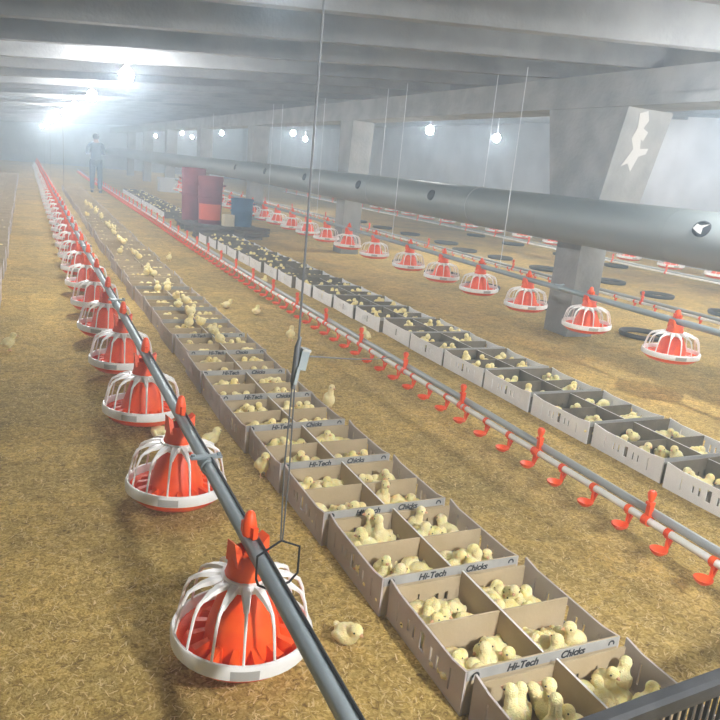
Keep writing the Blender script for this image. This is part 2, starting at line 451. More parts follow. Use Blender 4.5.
fd = empty('pan_feeder'); feeder_parts(fd)
def reshape(me):      # slimmer and taller than first drawn: stretch the part below the pipe
    for v in me.vertices:
        if v.co.z < -.09: v.co.z = -.09 + (v.co.z + .09) * 1.22; 
        k = .95 if v.co.z < -.10 else 1
        v.co.x *= k; v.co.y *= k
for q in [k for k in C.objects if k.parent == fd or (k.parent and k.parent.parent == fd)]: reshape(q.data)
AX, AZ = .553, .402
FY = [1.765, 2.79, 3.755, 4.70, 5.63, 6.55]
while FY[-1] < 40: FY.append(FY[-1] + .93)
for i, y in enumerate(FY):
    o = fd if i == 0 else copy_tree(fd)
    o.location = (AX - .009 + .006 * math.sin(y * .6), y, AZ)
    o.rotation_euler = (math.radians(random.uniform(-1.5, 1.5)), math.radians(2 + random.uniform(-1, 1)), random.uniform(0, .4))
    tag(o, 'orange and white pan feeder, %s along the pipe with the cord winch' % ordn(i + 1), 'feeder', 'pan feeders on the feed pipe with the cord winch')
EX, EZ = 4.355, .58
EY = [2.90, 3.77, 4.70, 5.56, 6.38, 7.15, 7.98, 8.99, 9.92, 10.8, 11.68, 12.5, 13.36, 14.2, 15.1, 16.0, 16.9, 17.8, 18.7, 19.6, 20.5, 21.4, 22.3, 23.2]
for i, y in enumerate(EY):
    o = copy_tree(fd)
    o.location = (EX, y, EZ); o.scale = (1.02, 1.02, .86)
    o.rotation_euler = (0, math.radians(random.uniform(-2, 2)), random.uniform(0, .4))
    tag(o, 'orange and white pan feeder, %s along the pipe before the pillars' % ordn(i + 1), 'feeder', 'pan feeders hung before the pillars')
GX, GZ = 10.2, .58
GY = [7.2, 8.2, 9.2, 10.2, 11.3, 12.4, 13.5, 14.6, 15.7, 16.8, 17.9, 19.0, 20.1, 21.2]
for i, y in enumerate(GY):
    o = copy_tree(fd)
    o.location = (GX, y, GZ); o.scale = (1.12, 1.12, .9)
    o.rotation_euler = (0, 0, random.uniform(0, .4))
    tag(o, 'orange and white pan feeder, %s along the line beyond the duct' % ordn(i + 1), 'feeder', 'pan feeders beyond the duct')

# feed pipes
def feed_pipe(x, z, y0, y1, label, shock=True):
    o = empty('feed_pipe', (x, y0, z)); tag(o, label, 'pipe')
    ys = [y0 + (y1 - y0) * i / 40 for i in range(41)]
    MB().tube([(.006 * math.sin(y * .6), y - y0, 0) for y in ys], .0245, 20).build('pipe', M_galv, o)
    if shock: MB().tube([(.010 + .006 * math.sin(y * .6), y - y0, .0275) for y in ys], .0042, 6).build('shock_wire', M_black, o)
    y = 2.33; j = 0
    while y < min(y1, 20):
        c = MB()
        M = Matrix.Translation((.006 * math.sin(y * .6), y - y0, 0)) @ Matrix.Rotation(-PI / 2, 4, 'X')
        c.lathe([(.025, -.035), (.030, -.034), (.030, .034), (.025, .035)], 20, M=M)
        c.box(-.055, .055, y - y0 - .014, y - y0 + .014, .024, .032)
        for sx in (-.045, .045): c.lathe([(.0005, .04), (.008, .04), (.008, .03), (.0005, .03)], 6, M=Matrix.Translation((sx, y - y0, .0)))
        c.build('pipe_coupling', M_galv, o)
        y += 2.79; j += 1
    return o
feed_pipe(AX, AZ, -.6, 41, 'galvanised feed pipe with a black wire carrying the feeders along the straw aisle')
feed_pipe(EX, EZ, .5, 24, 'grey feed pipe carrying the feeders in front of the concrete pillars', False)
feed_pipe(GX, GZ, 6.2, 22.5, 'grey feed pipe carrying the feeders beyond the round duct', False)

# wire hook, hoist cord and ratchet winch of the feed pipe
hw = empty('hoist_cord', (AX + .028, 1.585, AZ)); tag(hw, 'thin steel hoist cord with a wire hook around the feed pipe', 'cord')
MB().tube([(-.055, 0, -.02), (-.062, 0, .0), (-.062, .0, .066), (0, .0, .102), (.052, 0, .078), (.052, 0, .0), (.03, 0, -.024), (-.02, 0, -.040), (-.055, 0, -.02)], .0034, 6).build('hook', M_black, hw)
MB().tube([(-.002, 0, .102), (-.006, .0, .30), (.0, .0, .53)], .0022, 5).build('lower_cord', M_wire, hw)
MB().tube([(0.003, 0, .102), (.008, .0, .30), (.006, .0, .53)], .0022, 5).build('lower_cord', M_wire, hw)
MB().tube([(.008, 0, .64), (.012, 0, roof(AX) + SL - AZ)], .0028, 5).build('upper_cord', M_wire, hw)
w = MB()
w.tube([(-.004, -.004, -.078), (.0, 0, -.055), (.004, 0, .045), (.010, 0, .075)], [.006, .010, .009, .005], 8)
winch = empty('cord_winch', (AX + .031, 1.585, .985)); winch.scale = (.85, .85, .85); tag(winch, 'grey ratchet winch hanging on the hoist cord above the feed pipe', 'winch')
w.build('lever', M_wire, winch)
M = Matrix.Rotation(math.radians(10), 4, 'Y')
b = MB(); b.box(.008, .032, -.014, .014, -.018, .038, M=M); b.box(.005, .015, -.016, .016, -.062, -.012, M=M)
b.build('housing', M_galv, winch)
b = MB(); b.box(.009, .034, -.016, .016, .038, .044, M=M); b.build('cap', M_alu, winch)
tc = link('tie_cord', None); tc.empty_display_size = .05
bpy.data.objects.remove(tc)
sg = []
a, e = Vector((AX + .055, 1.585, 1.00)), Vector((2.31, 4.32, .20))
for i in range(25):
    t = i / 24; q = a.lerp(e, t); q.z -= .012 * math.sin(PI * t); sg.append(q)
tag(MB().tube(sg, .0025, 5).build('tie_cord', M_wire), 'thin cord strung from the cord winch to the drinker pipe', 'cord')

# ------------------------------------------------------------------ nipple drinker pipes
def drinker(x, z, y0, y1, pitch, start, label, ncup, clip_every, cup_far=True, hang=None):
    o = empty('drinker_pipe', (x, y0, 0)); tag(o, label, 'drinker pipe')
    L = y1 - y0
    def wz(y): return .008 * math.sin(y * .55)
    def wx(y): return .02 * math.sin(y * .35 + .5)
    N = 60
    yy = [y0 + L * i / N for i in range(N + 1)]
    MB().tube([(wx(y), y - y0, z + wz(y)) for y in yy], .0155, 12).build('water_pipe', M_pvc, o)
    MB().tube([(wx(y) + .026, y - y0, z + .030 + wz(y)) for y in yy], .018, 14).build('support_pipe', M_alu, o)
    def cup_mb(m, dx, dy, dz):
        M = Matrix.Translation((dx - .036, dy, dz))
        m.lathe([(.0005, -.012), (.018, -.011), (.034, .004), (.036, .012), (.032, .011), (.016, -.004), (.0005, -.005)], 16, M=M)
        vs = [(-.010, -.007, -.008), (.006, -.007, -.008), (.006, .007, -.008), (-.010, .007, -.008), (.028, -.007, .060), (.040, -.007, .060), (.040, .007, .060), (.028, .007, .060)]
        m.add([Vector(q) + Vector((dx - .004, dy, dz)) for q in vs], [(3, 2, 1, 0), (4, 5, 6, 7), (0, 1, 5, 4), (1, 2, 6, 5), (2, 3, 7, 6), (3, 0, 4, 7)])
        m.tube([(dx, dy, dz + .02), (dx, dy, dz + .056)], .006, 6)
        m.lathe([(.0175, -.012), (.019, -.012), (.019, .012), (.0175, .012)], 12, M=Matrix.Translation((dx, dy, dz + .075)) @ Matrix.Rotation(PI / 2, 4, 'X'), closed=True)
        m.box(dx - .010, dx + .010, dy - .010, dy + .010, dz + .054, dz + .066)
    cm = MB(); cup_mb(cm, 0, 0, 0); cme = cm.mesh('drip_cup', M_orange)
    cl = MB()
    cl.lathe([(.0175, -.016), (.023, -.016), (.023, .016), (.0175, .016)], 14, M=Matrix.Rotation(PI / 2, 4, 'X'), closed=True)
    cl.box(-.008, .016, -.010, .010, .018, .075); cl.box(-.014, .016, -.012, .012, .070, .082)
    cl.lathe([(.0005, .132), (.013, .130), (.019, .118), (.015, .098), (.008, .082), (.0005, .082)], 10)
    clm = cl.mesh('hanger_clip', M_orange)
    rest = MB(); y = start; i = 0; hasrest = False
    while y < y1 - .1:
        zz = z - .075 + wz(y)
        if i < ncup: link('drip_cup', cme, o, (wx(y), y - y0, zz))
        elif cup_far: cup_mb(rest, wx(y), y - y0, zz); hasrest = True
        y += pitch; i += 1
    if hasrest:
        r = rest.build('drip_cups', M_orange, o); r['kind'] = 'stuff'
    y = clip_every[0]
    k = 0
    while y < y1 - .2 and k < 40:
        link('hanger_clip', clm, o, (wx(y), y - y0, z + wz(y))); y += clip_every[1]; k += 1
    return o
drinker(2.265, .165, .6, 38, .215, 1.16, 'white drinker pipe with orange drip cups running between the two near tray rows', 98, (1.20, .72))
drinker(6.20, .30, 2.5, 30, .30, 3.0, 'white drinker pipe with small orange cups passing behind the concrete pillars', 60, (3.5, 2.4), False)
drinker(9.35, .30, 5.5, 28, .30, 6.0, 'white drinker pipe beyond the dark rings and the round duct', 0, (6.1, 1.2), False)

# ------------------------------------------------------------------ dark ring trays lying on the litter
rt = MB().lathe([(.245, .002), (.262, .03), (.255, .052), (.235, .05), (.215, .02), (.22, .002)], 40, closed=True).mesh('ring_tray', M_tray)
RT = [(5.95, 5.55), (5.75, 3.95), (7.05, 4.35), (8.62, 7.91), (8.82, 9.13), (8.46, 10.41), (8.43, 11.74), (8.24, 12.75), (8.6, 14.1), (8.56, 15.76), (8.5, 17.2), (8.5, 18.8),
      (5.80, 7.1), (5.75, 8.35), (5.72, 9.4), (5.7, 10.5), (8.55, 6.6), (8.5, 5.2), (10.9, 11.2), (10.9, 12.8), (10.8, 14.6), (10.9, 16.4)]
for i, (x, y) in enumerate(RT):
    o = link('ring_tray', rt, None, (x, y, .0)); o.rotation_euler = (0, 0, i * .7); s = 1.0 + .05 * (i % 3 - 1); o.scale = (s, s, 1)
    where = 'behind the pillar line' if x < 7.5 else ('between duct and far drinker' if x < 9 else 'beyond the far feed pipe')
    n = sum(1 for a, b in RT[:i] if (a < 7.5) == (x < 7.5) and (a < 9) == (x < 9)) + 1
    tag(o, 'black ring tray on the litter %s, %s of its row' % (where, ordn(n)), 'ring tray', 'ring trays on the litter')

# ------------------------------------------------------------------ cardboard chick trays
def panel(m, P0, U, V, T, w, h, t, holes, mi=0, dip=0):
    """upright sheet with rectangular openings; P0 lower corner, U along, V up, T thickness direction"""
    us = sorted(set([0, w] + [max(0, min(w, q)) for hh in holes for q in (hh[0] - hh[2] / 2, hh[0] + hh[2] / 2)]))
    vs_ = sorted(set([0, h] + [q for hh in holes for q in (hh[1], hh[1] + hh[3])]))
    def inside(a, b):
        return any(abs(a - hh[0]) < hh[2] / 2 and hh[1] < b < hh[1] + hh[3] for hh in holes)
    cells = {(i, j) for i in range(len(us) - 1) for j in range(len(vs_) - 1) if not inside((us[i] + us[i + 1]) / 2, (vs_[j] + vs_[j + 1]) / 2)}
    def pt(i, j, s):
        v = vs_[j]
        if dip and j == len(vs_) - 1: v -= dip * min(1, min(us[i], w - us[i]) / .05)
        return P0 + U * us[i] + V * v + T * (t * s)
    vi = {}; vv = []; ff = []
    def gv(i, j, s):
        if (i, j, s) not in vi: vi[(i, j, s)] = len(vv); vv.append(pt(i, j, s))
        return vi[(i, j, s)]
    for i, j in cells:
        ff.append((gv(i, j, 0), gv(i, j + 1, 0), gv(i + 1, j + 1, 0), gv(i + 1, j, 0)))
        ff.append((gv(i, j, 1), gv(i + 1, j, 1), gv(i + 1, j + 1, 1), gv(i, j + 1, 1)))
        for di, dj, e in ((-1, 0, ((0, 0), (0, 1))), (1, 0, ((1, 1), (1, 0))), (0, -1, ((1, 0), (0, 0))), (0, 1, ((0, 1), (1, 1)))):
            if (i + di, j + dj) not in cells:
                (a, b), (c, d_) = e
                ff.append((gv(i + a, j + b, 0), gv(i + a, j + b, 1), gv(i + c, j + d_, 1), gv(i + c, j + d_, 0)))
    m.add(vv, ff, False, mi)
def side_holes(w, h):
    c = w / 2; H = [(c, h * .28, .030, h * .44)]
    for dx, ww, a, b in ((.055, .014, .32, .32), (.092, .013, .34, .28), (.165, .007, .22, .50)):
        if c - dx > .03: H += [(c - dx, h * a, ww, h * b), (c + dx, h * a, ww, h * b)]
    return H
def word(t):
    fc = bpy.data.curves.new('tray_lettering', 'FONT'); fc.body = t; fc.size = .033; fc.extrude = .0004; fc.offset = .0010; fc.shear = .25; fc.align_x = 'CENTER'
    fo = bpy.data.objects.new('tray_lettering', fc); C.objects.link(fo)
    bpy.context.view_layer.update()
    me = bpy.data.meshes.new_from_object(fo.evaluated_get(bpy.context.evaluated_depsgraph_get()))
    bpy.data.objects.remove(fo)
    me.materials.clear(); me.materials.append(M_ink)
    return me
WORDS = [(word('Hi-Tech'), -.085), (word('Chicks'), .095)]
X_, Y_, Z_ = Vector((1, 0, 0)), Vector((0, 1, 0)), Vector((0, 0, 1))
TRAYS = {}
def tray_meshes(key, wx, wy, h, out, M_card_in=M_card_in, low=.030):
    T = .007; q = {}
    m = MB(); panel(m, Vector((wx / 2, 0, 0)) * -1 + Vector((0, 0, 0)), Y_, Z_, X_, wy, h, T, side_holes(wy, h), dip=.012); q['sl'] = m
    m = MB(); panel(m, Vector((wx / 2 - T, 0, 0)), Y_, Z_, X_, wy, h, T, side_holes(wy, h), dip=.012); q['sr'] = m
    m = MB(); panel(m, Vector((-wx / 2 + T, 0, 0)), X_, Z_, Y_, wx - 2 * T, h, T, side_holes(wx - 2 * T, h * .8)); q['ef'] = m
    m = MB(); panel(m, Vector((-wx / 2 + T, wy - T, 0)), X_, Z_, Y_, wx - 2 * T, h - low, T, side_holes(wx - 2 * T, h * .7)); q['eb'] = m
    q['dl'] = MB().box(-.0035, .0035, T, wy - T, .004, h - .008)
    q['dl'].box(-.0036, .0036, T, wy - T, h - .008, h - .0075, mi=1)
    q['dc'] = MB().box(-wx / 2 + T, wx / 2 - T, wy / 2 - .0035, wy / 2 + .0035, .004, h - .014)
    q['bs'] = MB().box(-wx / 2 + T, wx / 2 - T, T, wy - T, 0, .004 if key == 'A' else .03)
    # printed strip along the top of the end facing the camera
    s = MB(); s.box(-wx / 2 + .006, wx / 2 - .006, -.0018, 0, h - .031, h + .001)
    q['pr'] = s
    lg = MB()
    vs = []; fs = []
    for k in range(15):
        a = math.radians(-25 + 230 * k / 14)
        for r in (.0065, .0125): vs.append((r * math.cos(a), -.0024, h - .018 + r * math.sin(a)))
    for k in range(14): fs.append((2 * k, 2 * k + 1, 2 * k + 3, 2 * k + 2))
    lg.add(vs, fs)
    q['lg'] = lg
    mats = {'sl': [out], 'sr': [out], 'ef': [M_card_in], 'eb': [M_card_in], 'dl': [M_card_in, M_lit_edge_tape], 'dc': [M_card_in], 'bs': [M_card_in], 'pr': [M_print], 'lg': [M_ink]}
    r = {k: v.mesh({'sl': 'side_panel', 'sr': 'side_panel', 'ef': 'end_panel', 'eb': 'end_panel', 'dl': 'divider', 'dc': 'divider', 'bs': 'base_panel', 'pr': 'printed_strip', 'lg': 'logo'}[k], mats[k]) for k, v in q.items()}
    # merged mesh for trays too small in the picture to show their parts
    f = MB()
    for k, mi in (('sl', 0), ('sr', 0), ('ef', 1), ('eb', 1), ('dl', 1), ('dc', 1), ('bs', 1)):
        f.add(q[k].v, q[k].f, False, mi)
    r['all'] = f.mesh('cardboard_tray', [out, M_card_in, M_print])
    TRAYS[key] = (r, wx, wy, h)
tray_meshes('A', .555, .475, .145, M_card_out)
tray_meshes('C', .60, .535, .140, M_card_pale, M_card_in_shaded, .004)
def tray(key, x, y, rz, full, label, group, text=True):
    r, wx, wy, h = TRAYS[key]
    if not full:
        o = link('cardboard_tray', r['all'], None, (x, y, .001)); o.rotation_euler = (0, 0, rz)
        return tag(o, label, 'tray', group)
    o = empty('cardboard_tray', (x, y, .001), rz); tag(o, label, 'tray', group)
    link('side_panel', r['sl'], o); link('side_panel', r['sr'], o); link('end_panel', r['ef'], o); link('end_panel', r['eb'], o)
    link('divider', r['dl'], o); link('divider', r['dc'], o); link('base_panel', r['bs'], o)
    p = link('printed_strip', r['pr'], o)
    if text:
        for me, dx in WORDS:
            l = link('lettering', me, p, (dx, -.0022, h - .028)); l.rotation_euler = (PI / 2, 0, 0)
        for sx in (-1, 1): link('logo', r['lg'], p, (sx * (wx / 2 - .034), 0, 0))
    return o
def axc(y):      # centre line of the middle tray row
    if y < 3.3: return 1.345 + (1.265 - 1.345) * (y - 1.37) / 1.95
    return 1.265 - .012 * (y - 3.3) if y < 7 else 1.22 + .004 * (y - 7)
ROW_A = []
y = .885; i = 0
while y < 24.5:
    w = TRAYS['A'][1]
    rz = random.uniform(-.02, .03) if i > 4 else (.0, -.01, .0, .005, .01)[i]
    x = axc(y) + (0 if i < 5 else random.uniform(-.02, .02))
    if i == 0: x += .0
    ROW_A.append((x, y, rz))
    tray('A', x, y, rz, i < 14, 'open cardboard chick tray between feed pipe and drinker pipe, %s from the black panel' % ordn(i + 1), 'chick trays between the feed pipe and the drinker pipe', i < 10)
    y += .488 if i < 12 else .497 + random.uniform(0, .02); i += 1
def cxl(y):
    return 2.985 if y < 5.2 else (2.985 - .27 * (y - 5.2) / 6.8 if y < 12 else 2.72 + .012 * (y - 12))
ROW_C = []
y = 1.36; i = 0
while y < 24.5:
    if not (12.2 < y < 16.4):
        x = cxl(y) + .30 + random.uniform(-.012, .012)
        ROW_C.append((x, y, random.uniform(-.02, .02)))
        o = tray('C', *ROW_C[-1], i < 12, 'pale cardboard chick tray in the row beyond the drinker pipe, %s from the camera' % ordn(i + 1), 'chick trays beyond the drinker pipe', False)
        i += 1
    y += .562
ROW_D = []
y = 6.3; i = 0
while y < 30:
    ROW_D.append((-.505 + random.uniform(-.015, .015), y, random.uniform(-.015, .015)))
    tray('A', *ROW_D[-1], False, 'pale cardboard chick tray on the open side of the straw aisle, %s from the camera' % ordn(i + 1), 'chick trays on the open side of the straw aisle', False)
    y += .50; i += 1

# ------------------------------------------------------------------ chicks
def fused(balls, voxel=.0036, it=4):
    m = MB()
    for c, r, rot in balls: m.ball(c, r, 16, 10, M=Matrix.Rotation(rot, 4, 'Y'))
    o = m.build('tmp', M_chick)
    rm = o.modifiers.new('r', 'REMESH'); rm.mode = 'VOXEL'; rm.voxel_size = voxel
    s = o.modifiers.new('s', 'SMOOTH'); s.iterations = it; s.factor = .5
    bpy.context.view_layer.update()
    me = bpy.data.meshes.new_from_object(o.evaluated_get(bpy.context.evaluated_depsgraph_get()))
    bpy.data.objects.remove(o)
    me.polygons.foreach_set('use_smooth', [True] * len(me.polygons))
    me.materials.clear(); me.materials.append(M_chick)
    return me
POSE = {
    'sitting': ([((0, 0, .030), (.041, .034, .030), -.12), ((.030, 0, .047), (.018, .019, .022), 0), ((.037, 0, .062), (.0215, .020, .020), 0), ((-.040, 0, .038), (.013, .012, .008), .5),
                 ((-.006, .030, .034), (.026, .008, .016), -.25), ((-.006, -.030, .034), (.026, .008, .016), -.25)], (.037, .062), 0),
    'standing': ([((0, 0, .056), (.038, .031, .033), -.45), ((.022, 0, .080), (.017, .018, .024), 0), ((.029, 0, .100), (.021, .0195, .0195), 0), ((-.034, 0, .044), (.013, .011, .008), -.3),
                  ((-.004, .028, .058), (.025, .007, .015), -.6), ((-.004, -.028, .058), (.025, .007, .015), -.6), ((.004, .012, .030), (.009, .008, .016), 0), ((.004, -.012, .030), (.009, .008, .016), 0)], (.029, .100), .022),
    'stretching': ([((0, 0, .066), (.034, .031, .040), -.75), ((.010, 0, .104), (.0175, .0175, .030), 0), ((.016, 0, .135), (.020, .018, .0195), 0), ((-.028, 0, .040), (.012, .010, .008), -.3),
                    ((-.004, .028, .066), (.024, .007, .015), -1.0), ((-.004, -.028, .066), (.024, .007, .015), -1.0), ((.004, .012, .032), (.010, .008, .018), 0), ((.004, -.012, .032), (.010, .008, .018), 0)], (.016, .135), .022),
    'pecking': ([((0, 0, .038), (.040, .033, .031), .10), ((.034, 0, .036), (.019, .017, .017), 0), ((.047, 0, .030), (.020, .0185, .018), 0), ((-.039, 0, .047), (.013, .012, .008), .5),
                 ((-.004, .029, .040), (.026, .008, .016), 0), ((-.004, -.029, .040), (.026, .008, .016), 0)], (.047, .030), 0),
}
PM = {}
for k, (balls, hd, lg) in POSE.items():
    body = fused(balls)
    hx, hz = hd
    tilt = .5 if k == 'pecking' else .12
    bk = MB()
    M = Matrix.Translation((hx + .016, 0, hz - .003)) @ Matrix.Rotation(PI / 2 + tilt, 4, 'Y')
    bk.lathe([(.0065, 0), (.0055, .005), (.003, .010), (.0004, .0135)], 8, M=M)
    ey = [MB().ball((hx + .0085, s * .0168, hz + .004), .0027, 8, 6) for s in (-1, 1)]
    legs = []
    if lg:
        for s in (-1, 1):
            l = MB().tube([(.004, s * .012, .026), (.008, s * .013, .014), (.002, s * .013, .003)], [.004, .0028, .0026], 6)
            for dx, dy in ((.018, .007), (.020, 0), (.017, -.007), (-.009, 0)):
                l.tube([(.002, s * .013, .003), (.002 + dx, s * .013 + dy, .0022)], [.0024, .0013], 5)
            legs.append(l)
    f = bmesh.new(); f.from_mesh(body)
    far = body.copy(); bmf = bmesh.new(); bmf.from_mesh(body)
    whole = MB(); whole.add([v.co for v in bmf.verts], [[v.index for v in fc_.verts] for fc_ in bmf.faces], True, 0)
    whole.add(bk.v, bk.f, True, 1)
    for e_ in ey: whole.add(e_.v, e_.f, True, 2)
    for l in legs: whole.add(l.v, l.f, True, 3)
    PM[k] = dict(body=body, beak=bk.mesh('beak', M_beak), eyes=[e_.mesh('eye', M_eye) for e_ in ey], legs=[l.mesh('leg', M_leg) for l in legs], whole=whole.mesh('chick', [M_chick, M_beak, M_eye, M_leg]))
    bmf.free(); f.free(); bpy.data.meshes.remove(far)
NCH = 0
def chick(pose, x, y, z, rz, label, group, full, s=1.0):
    global NCH
    NCH += 1
    p = PM[pose]
    o = link('chick', p['body'] if full else p['whole'], None, (x, y, z))
    o.rotation_euler = (random.uniform(-.08, .08), random.uniform(-.06, .06), rz); o.scale = (s, s, s)
    tag(o, label, 'chick', group)
    if full:
        link('beak', p['beak'], o)
        for e_ in p['eyes']: link('eye', e_, o)
        for l in p['legs']: link('leg', l, o)
    return o
def scatter(x0, x1, y0, y1, n, md, cl=None, tries=900):
    pts = []
    for _ in range(tries):
        if len(pts) >= n: break
        if cl:
            q = (random.gauss(cl[0], cl[2]), random.gauss(cl[1], cl[3]))
        else:
            q = (random.uniform(x0, x1), random.uniform(y0, y1))
        if not (x0 < q[0] < x1 and y0 < q[1] < y1): continue
        if all((q[0] - a) ** 2 + (q[1] - b) ** 2 > md * md for a, b in pts): pts.append(q)
    return pts
CORN = {(0, 0): 'front compartment feed pipe side', (1, 0): 'front compartment drinker pipe side', (0, 1): 'rear compartment feed pipe side', (1, 1): 'rear compartment drinker pipe side'}
far_pts = []      # chicks too many to count, far off
def fill(row, key, idx, n, individual, full, rowname):
    x, y, rz = row[idx]
    r, wx, wy, h = TRAYS[key]
    for cx in (0, 1):
        for cy in (0, 1):
            m_ = .042
            lx0, lx1 = (-wx / 2 + m_, -m_) if cx == 0 else (m_, wx / 2 - m_)
            ly0, ly1 = (m_, wy / 2 - m_) if cy == 0 else (wy / 2 + m_, wy - m_)
            k = n + random.choice((-1, 0, 0, 1))
            pts = scatter(lx0, lx1, ly0, ly1, k, .037)
            for (a, b) in pts:
                ca, sa = math.cos(rz), math.sin(rz)
                px, py = x + a * ca - b * sa, y + a * sa + b * ca
                turn = math.atan2((ly0 + ly1) / 2 - b, (lx0 + lx1) / 2 - a) + rz + random.gauss(0, .9)
                if individual:
                    pose = random.choices(['sitting', 'standing', 'stretching', 'pecking'], [7, 1.6, .25, 2.2])[0]
                    chick(pose, px, py, .006 if key == 'A' else .032, turn, 'yellow %s chick, %s of the %s' % (pose, CORN[(cx, cy)], rowname), rowname + ' chicks ' + pose + ' in ' + CORN[(cx, cy)], full, random.uniform(.98, 1.14))
                else: far_pts.append((px, py, turn, .006 if key == 'A' else .032, random.random() < .4, key == 'A' and idx < 11))
# nearest trays of the middle row
for idx in range(len(ROW_A)):
    if idx == 0:
        continue
    ind = idx <= 4
    if idx > 7:
        tx, ty, tr = ROW_A[idx]
        for _ in range(random.choice((0, 1, 1, 2, 2)) if idx < 34 else 0):
            if random.random() < .6: u, v = random.gauss(0, .008), random.uniform(.06, .42)
            else: u, v = random.uniform(-.22, .22), .2375
            far_pts.append((tx + u, ty + v, random.uniform(0, 6.28), TRAYS['A'][3] - (.012 if abs(u) < .03 else .018), random.random() < .25, idx < 12))
    fill(ROW_A, 'A', idx, 13 if idx < 9 else (11 if idx < 16 else 8), ind, idx <= 3, '%s middle tray' % ordn(idx + 1))
# the tray beside the black crate: three chicks stretch up at the front
x, y, rz = ROW_A[0]
for i, (a, b, pose, ang) in enumerate(((-.225, .36, 'stretching', 1.9), (-.165, .40, 'standing', .9), (-.10, .365, 'stretching', 2.4), (-.19, .30, 'sitting', .3), (-.06, .42, 'sitting', 2.0), (-.13, .30, 'stretching', 1.2), (-.06, .30, 'standing', 2.9))):
    chick(pose, x + a, y + b, .006, ang, 'yellow chick %s in the tray behind the black panel, %s from the feed pipe' % (pose, ordn(i + 1)), 'chicks in the tray by the black panel', True, 1.08 if pose == 'stretching' else 1.0)
for (a, b) in scatter(.05, .235, .275, .43, 9, .048):
    pose = random.choice(('sitting', 'sitting', 'standing'))
    chick(pose, x + a, y + b, .006, random.uniform(0, 6.28), 'yellow chick %s in the tray by the black panel on the drinker pipe side' % pose, 'chicks %s by the black panel' % pose, True)
for idx in range(len(ROW_C)):
    fill(ROW_C, 'C', idx, 3 if idx < 5 else 4, 1 <= idx <= 4, False, '%s pale tray' % ordn(idx + 1))
for idx in range(len(ROW_D)): fill(ROW_D, 'A', idx, 5, False, False, '')
# chicks loose on the litter
LOOSE = [(.885, 1.765, 'sitting', -1.2, 'beside the big feeder and the near trays'), (-.135, 5.40, 'standing', .1, 'alone in the middle of the straw aisle'), (.60, 3.60, 'sitting', 2.0, 'under the feed pipe behind the third feeder'),
         (.84, 3.45, 'sitting', .4, 'on the straw between feed pipe and trays'), (.99, 3.02, 'standing', -1.4, 'leaning at the side of a grey tray'),
         (1.66, 3.86, 'stretching', -1.2, 'beside the middle tray row on the drinker side'), (1.99, 5.56, 'standing', 1.0, 'in front of the drinker cups by the winch cord'), (2.66, 5.50, 'standing', 2.3, 'between drinker pipe and pale trays'),
         (1.74, 9.9, 'standing', 1.0, 'far along the bare aisle beside the tray row'), (1.78, 6.9, 'sitting', 0.0, 'at the tray corner halfway down the row'), (2.0, 6.6, 'sitting', 1.0, 'alone on the bare aisle before the drinker cups'),
         (2.62, 8.4, 'sitting', 1.0, 'by the pale trays far along the drinker pipe')]
for x, y, pose, rz, where in LOOSE:
    chick(pose, x, y, .004, rz, 'yellow chick %s on the straw %s' % (pose, where), 'chicks loose on the straw', True, 1.1)
# a few that perch on tray edges of the middle row
for i, idx in enumerate((9, 11, 13, 15)):
    x, y, rz = ROW_A[idx]
    chick('sitting', x + (.03, -.05, .06, .0)[i], y + .003, TRAYS['A'][3] - .004, 1.2, 'yellow chick perched on the edge of the %s middle tray' % ordn(idx + 1), 'chicks perched on tray edges', False)
fm = MB()
for (x, y, a, z, up, near) in far_pts:
    ca, sa = math.cos(a), math.sin(a)
    dz = .02 if up else 0
    R_z = Matrix.Rotation(a, 4, 'Z')
    fm.ball((x, y, z + .034 + dz), (.040, .036, .034), *((12, 8) if near else (8, 5)), M=R_z)
    hx, hy, hz = x + .032 * ca, y + .032 * sa, z + .064 + dz * 1.6
    fm.ball((hx, hy, hz), (.0215, .0205, .022), *((10, 7) if near else (7, 5)))
    if near:
        fm.ball((x + .020 * ca, y + .020 * sa, z + .05 + dz * 1.3), (.022, .022, .022), 8, 6)
        fm.ball((x - .038 * ca, y - .038 * sa, z + .040 + dz), (.014, .013, .009), 6, 5, M=R_z)
        fm.lathe([(.0065, 0), (.0045, .007), (.0004, .0135)], 6, mi=1, M=Matrix.Translation((hx + .017 * ca, hy + .017 * sa, hz - .003)) @ R_z @ Matrix.Rotation(PI / 2 + .1, 4, 'Y'))
        for sd in (-1, 1): fm.ball((hx + .009 * ca - sd * .0175 * sa, hy + .009 * sa + sd * .0175 * ca, hz + .004), .0036, 6, 4, mi=2)
o = fm.build('chick_flock', [M_chick_far, M_beak, M_eye])
tag(o, 'pale yellow chicks crowded in the distant cardboard trays', 'chicks', None, 'stuff')

# ------------------------------------------------------------------ black crate at the near corner
cr = empty('slatted_panel', (.58, .785, 0), .055); tag(cr, 'black slatted plastic barrier panel standing in front of the nearest tray', 'barrier')
cw, ch = 1.7, .512
def rail(p, q):
    m = MB(); p = Vector(p); q = Vector(q)
    d_ = (q - p).normalized(); n_ = Vector((-d_.y, d_.x, 0))
    prof = [(-.016, -.022), (.016, -.022), (.018, -.012), (.018, .012), (.010, .020), (-.010, .020), (-.018, .012), (-.018, -.012)]
    vs = [p + n_ * a + Z_ * b_ for a, b_ in prof] + [q + n_ * a + Z_ * b_ for a, b_ in prof]
    m.add(vs, [(j, (j + 1) % 8, 8 + (j + 1) % 8, 8 + j) for j in range(8)] + [tuple(reversed(range(8))), tuple(range(8, 16))])
    return m
rail((0, 0, ch - .02), (cw, 0, ch - .02)).build('top_rail', M_rubber, cr)
rail((0, 0, .05), (cw, 0, .05)).build('bottom_rail', M_rubber, cr)
bar = MB().box(-.0027, .0027, -.004, .004, .07, ch - .04).mesh('bar', M_rubber)
x = .03
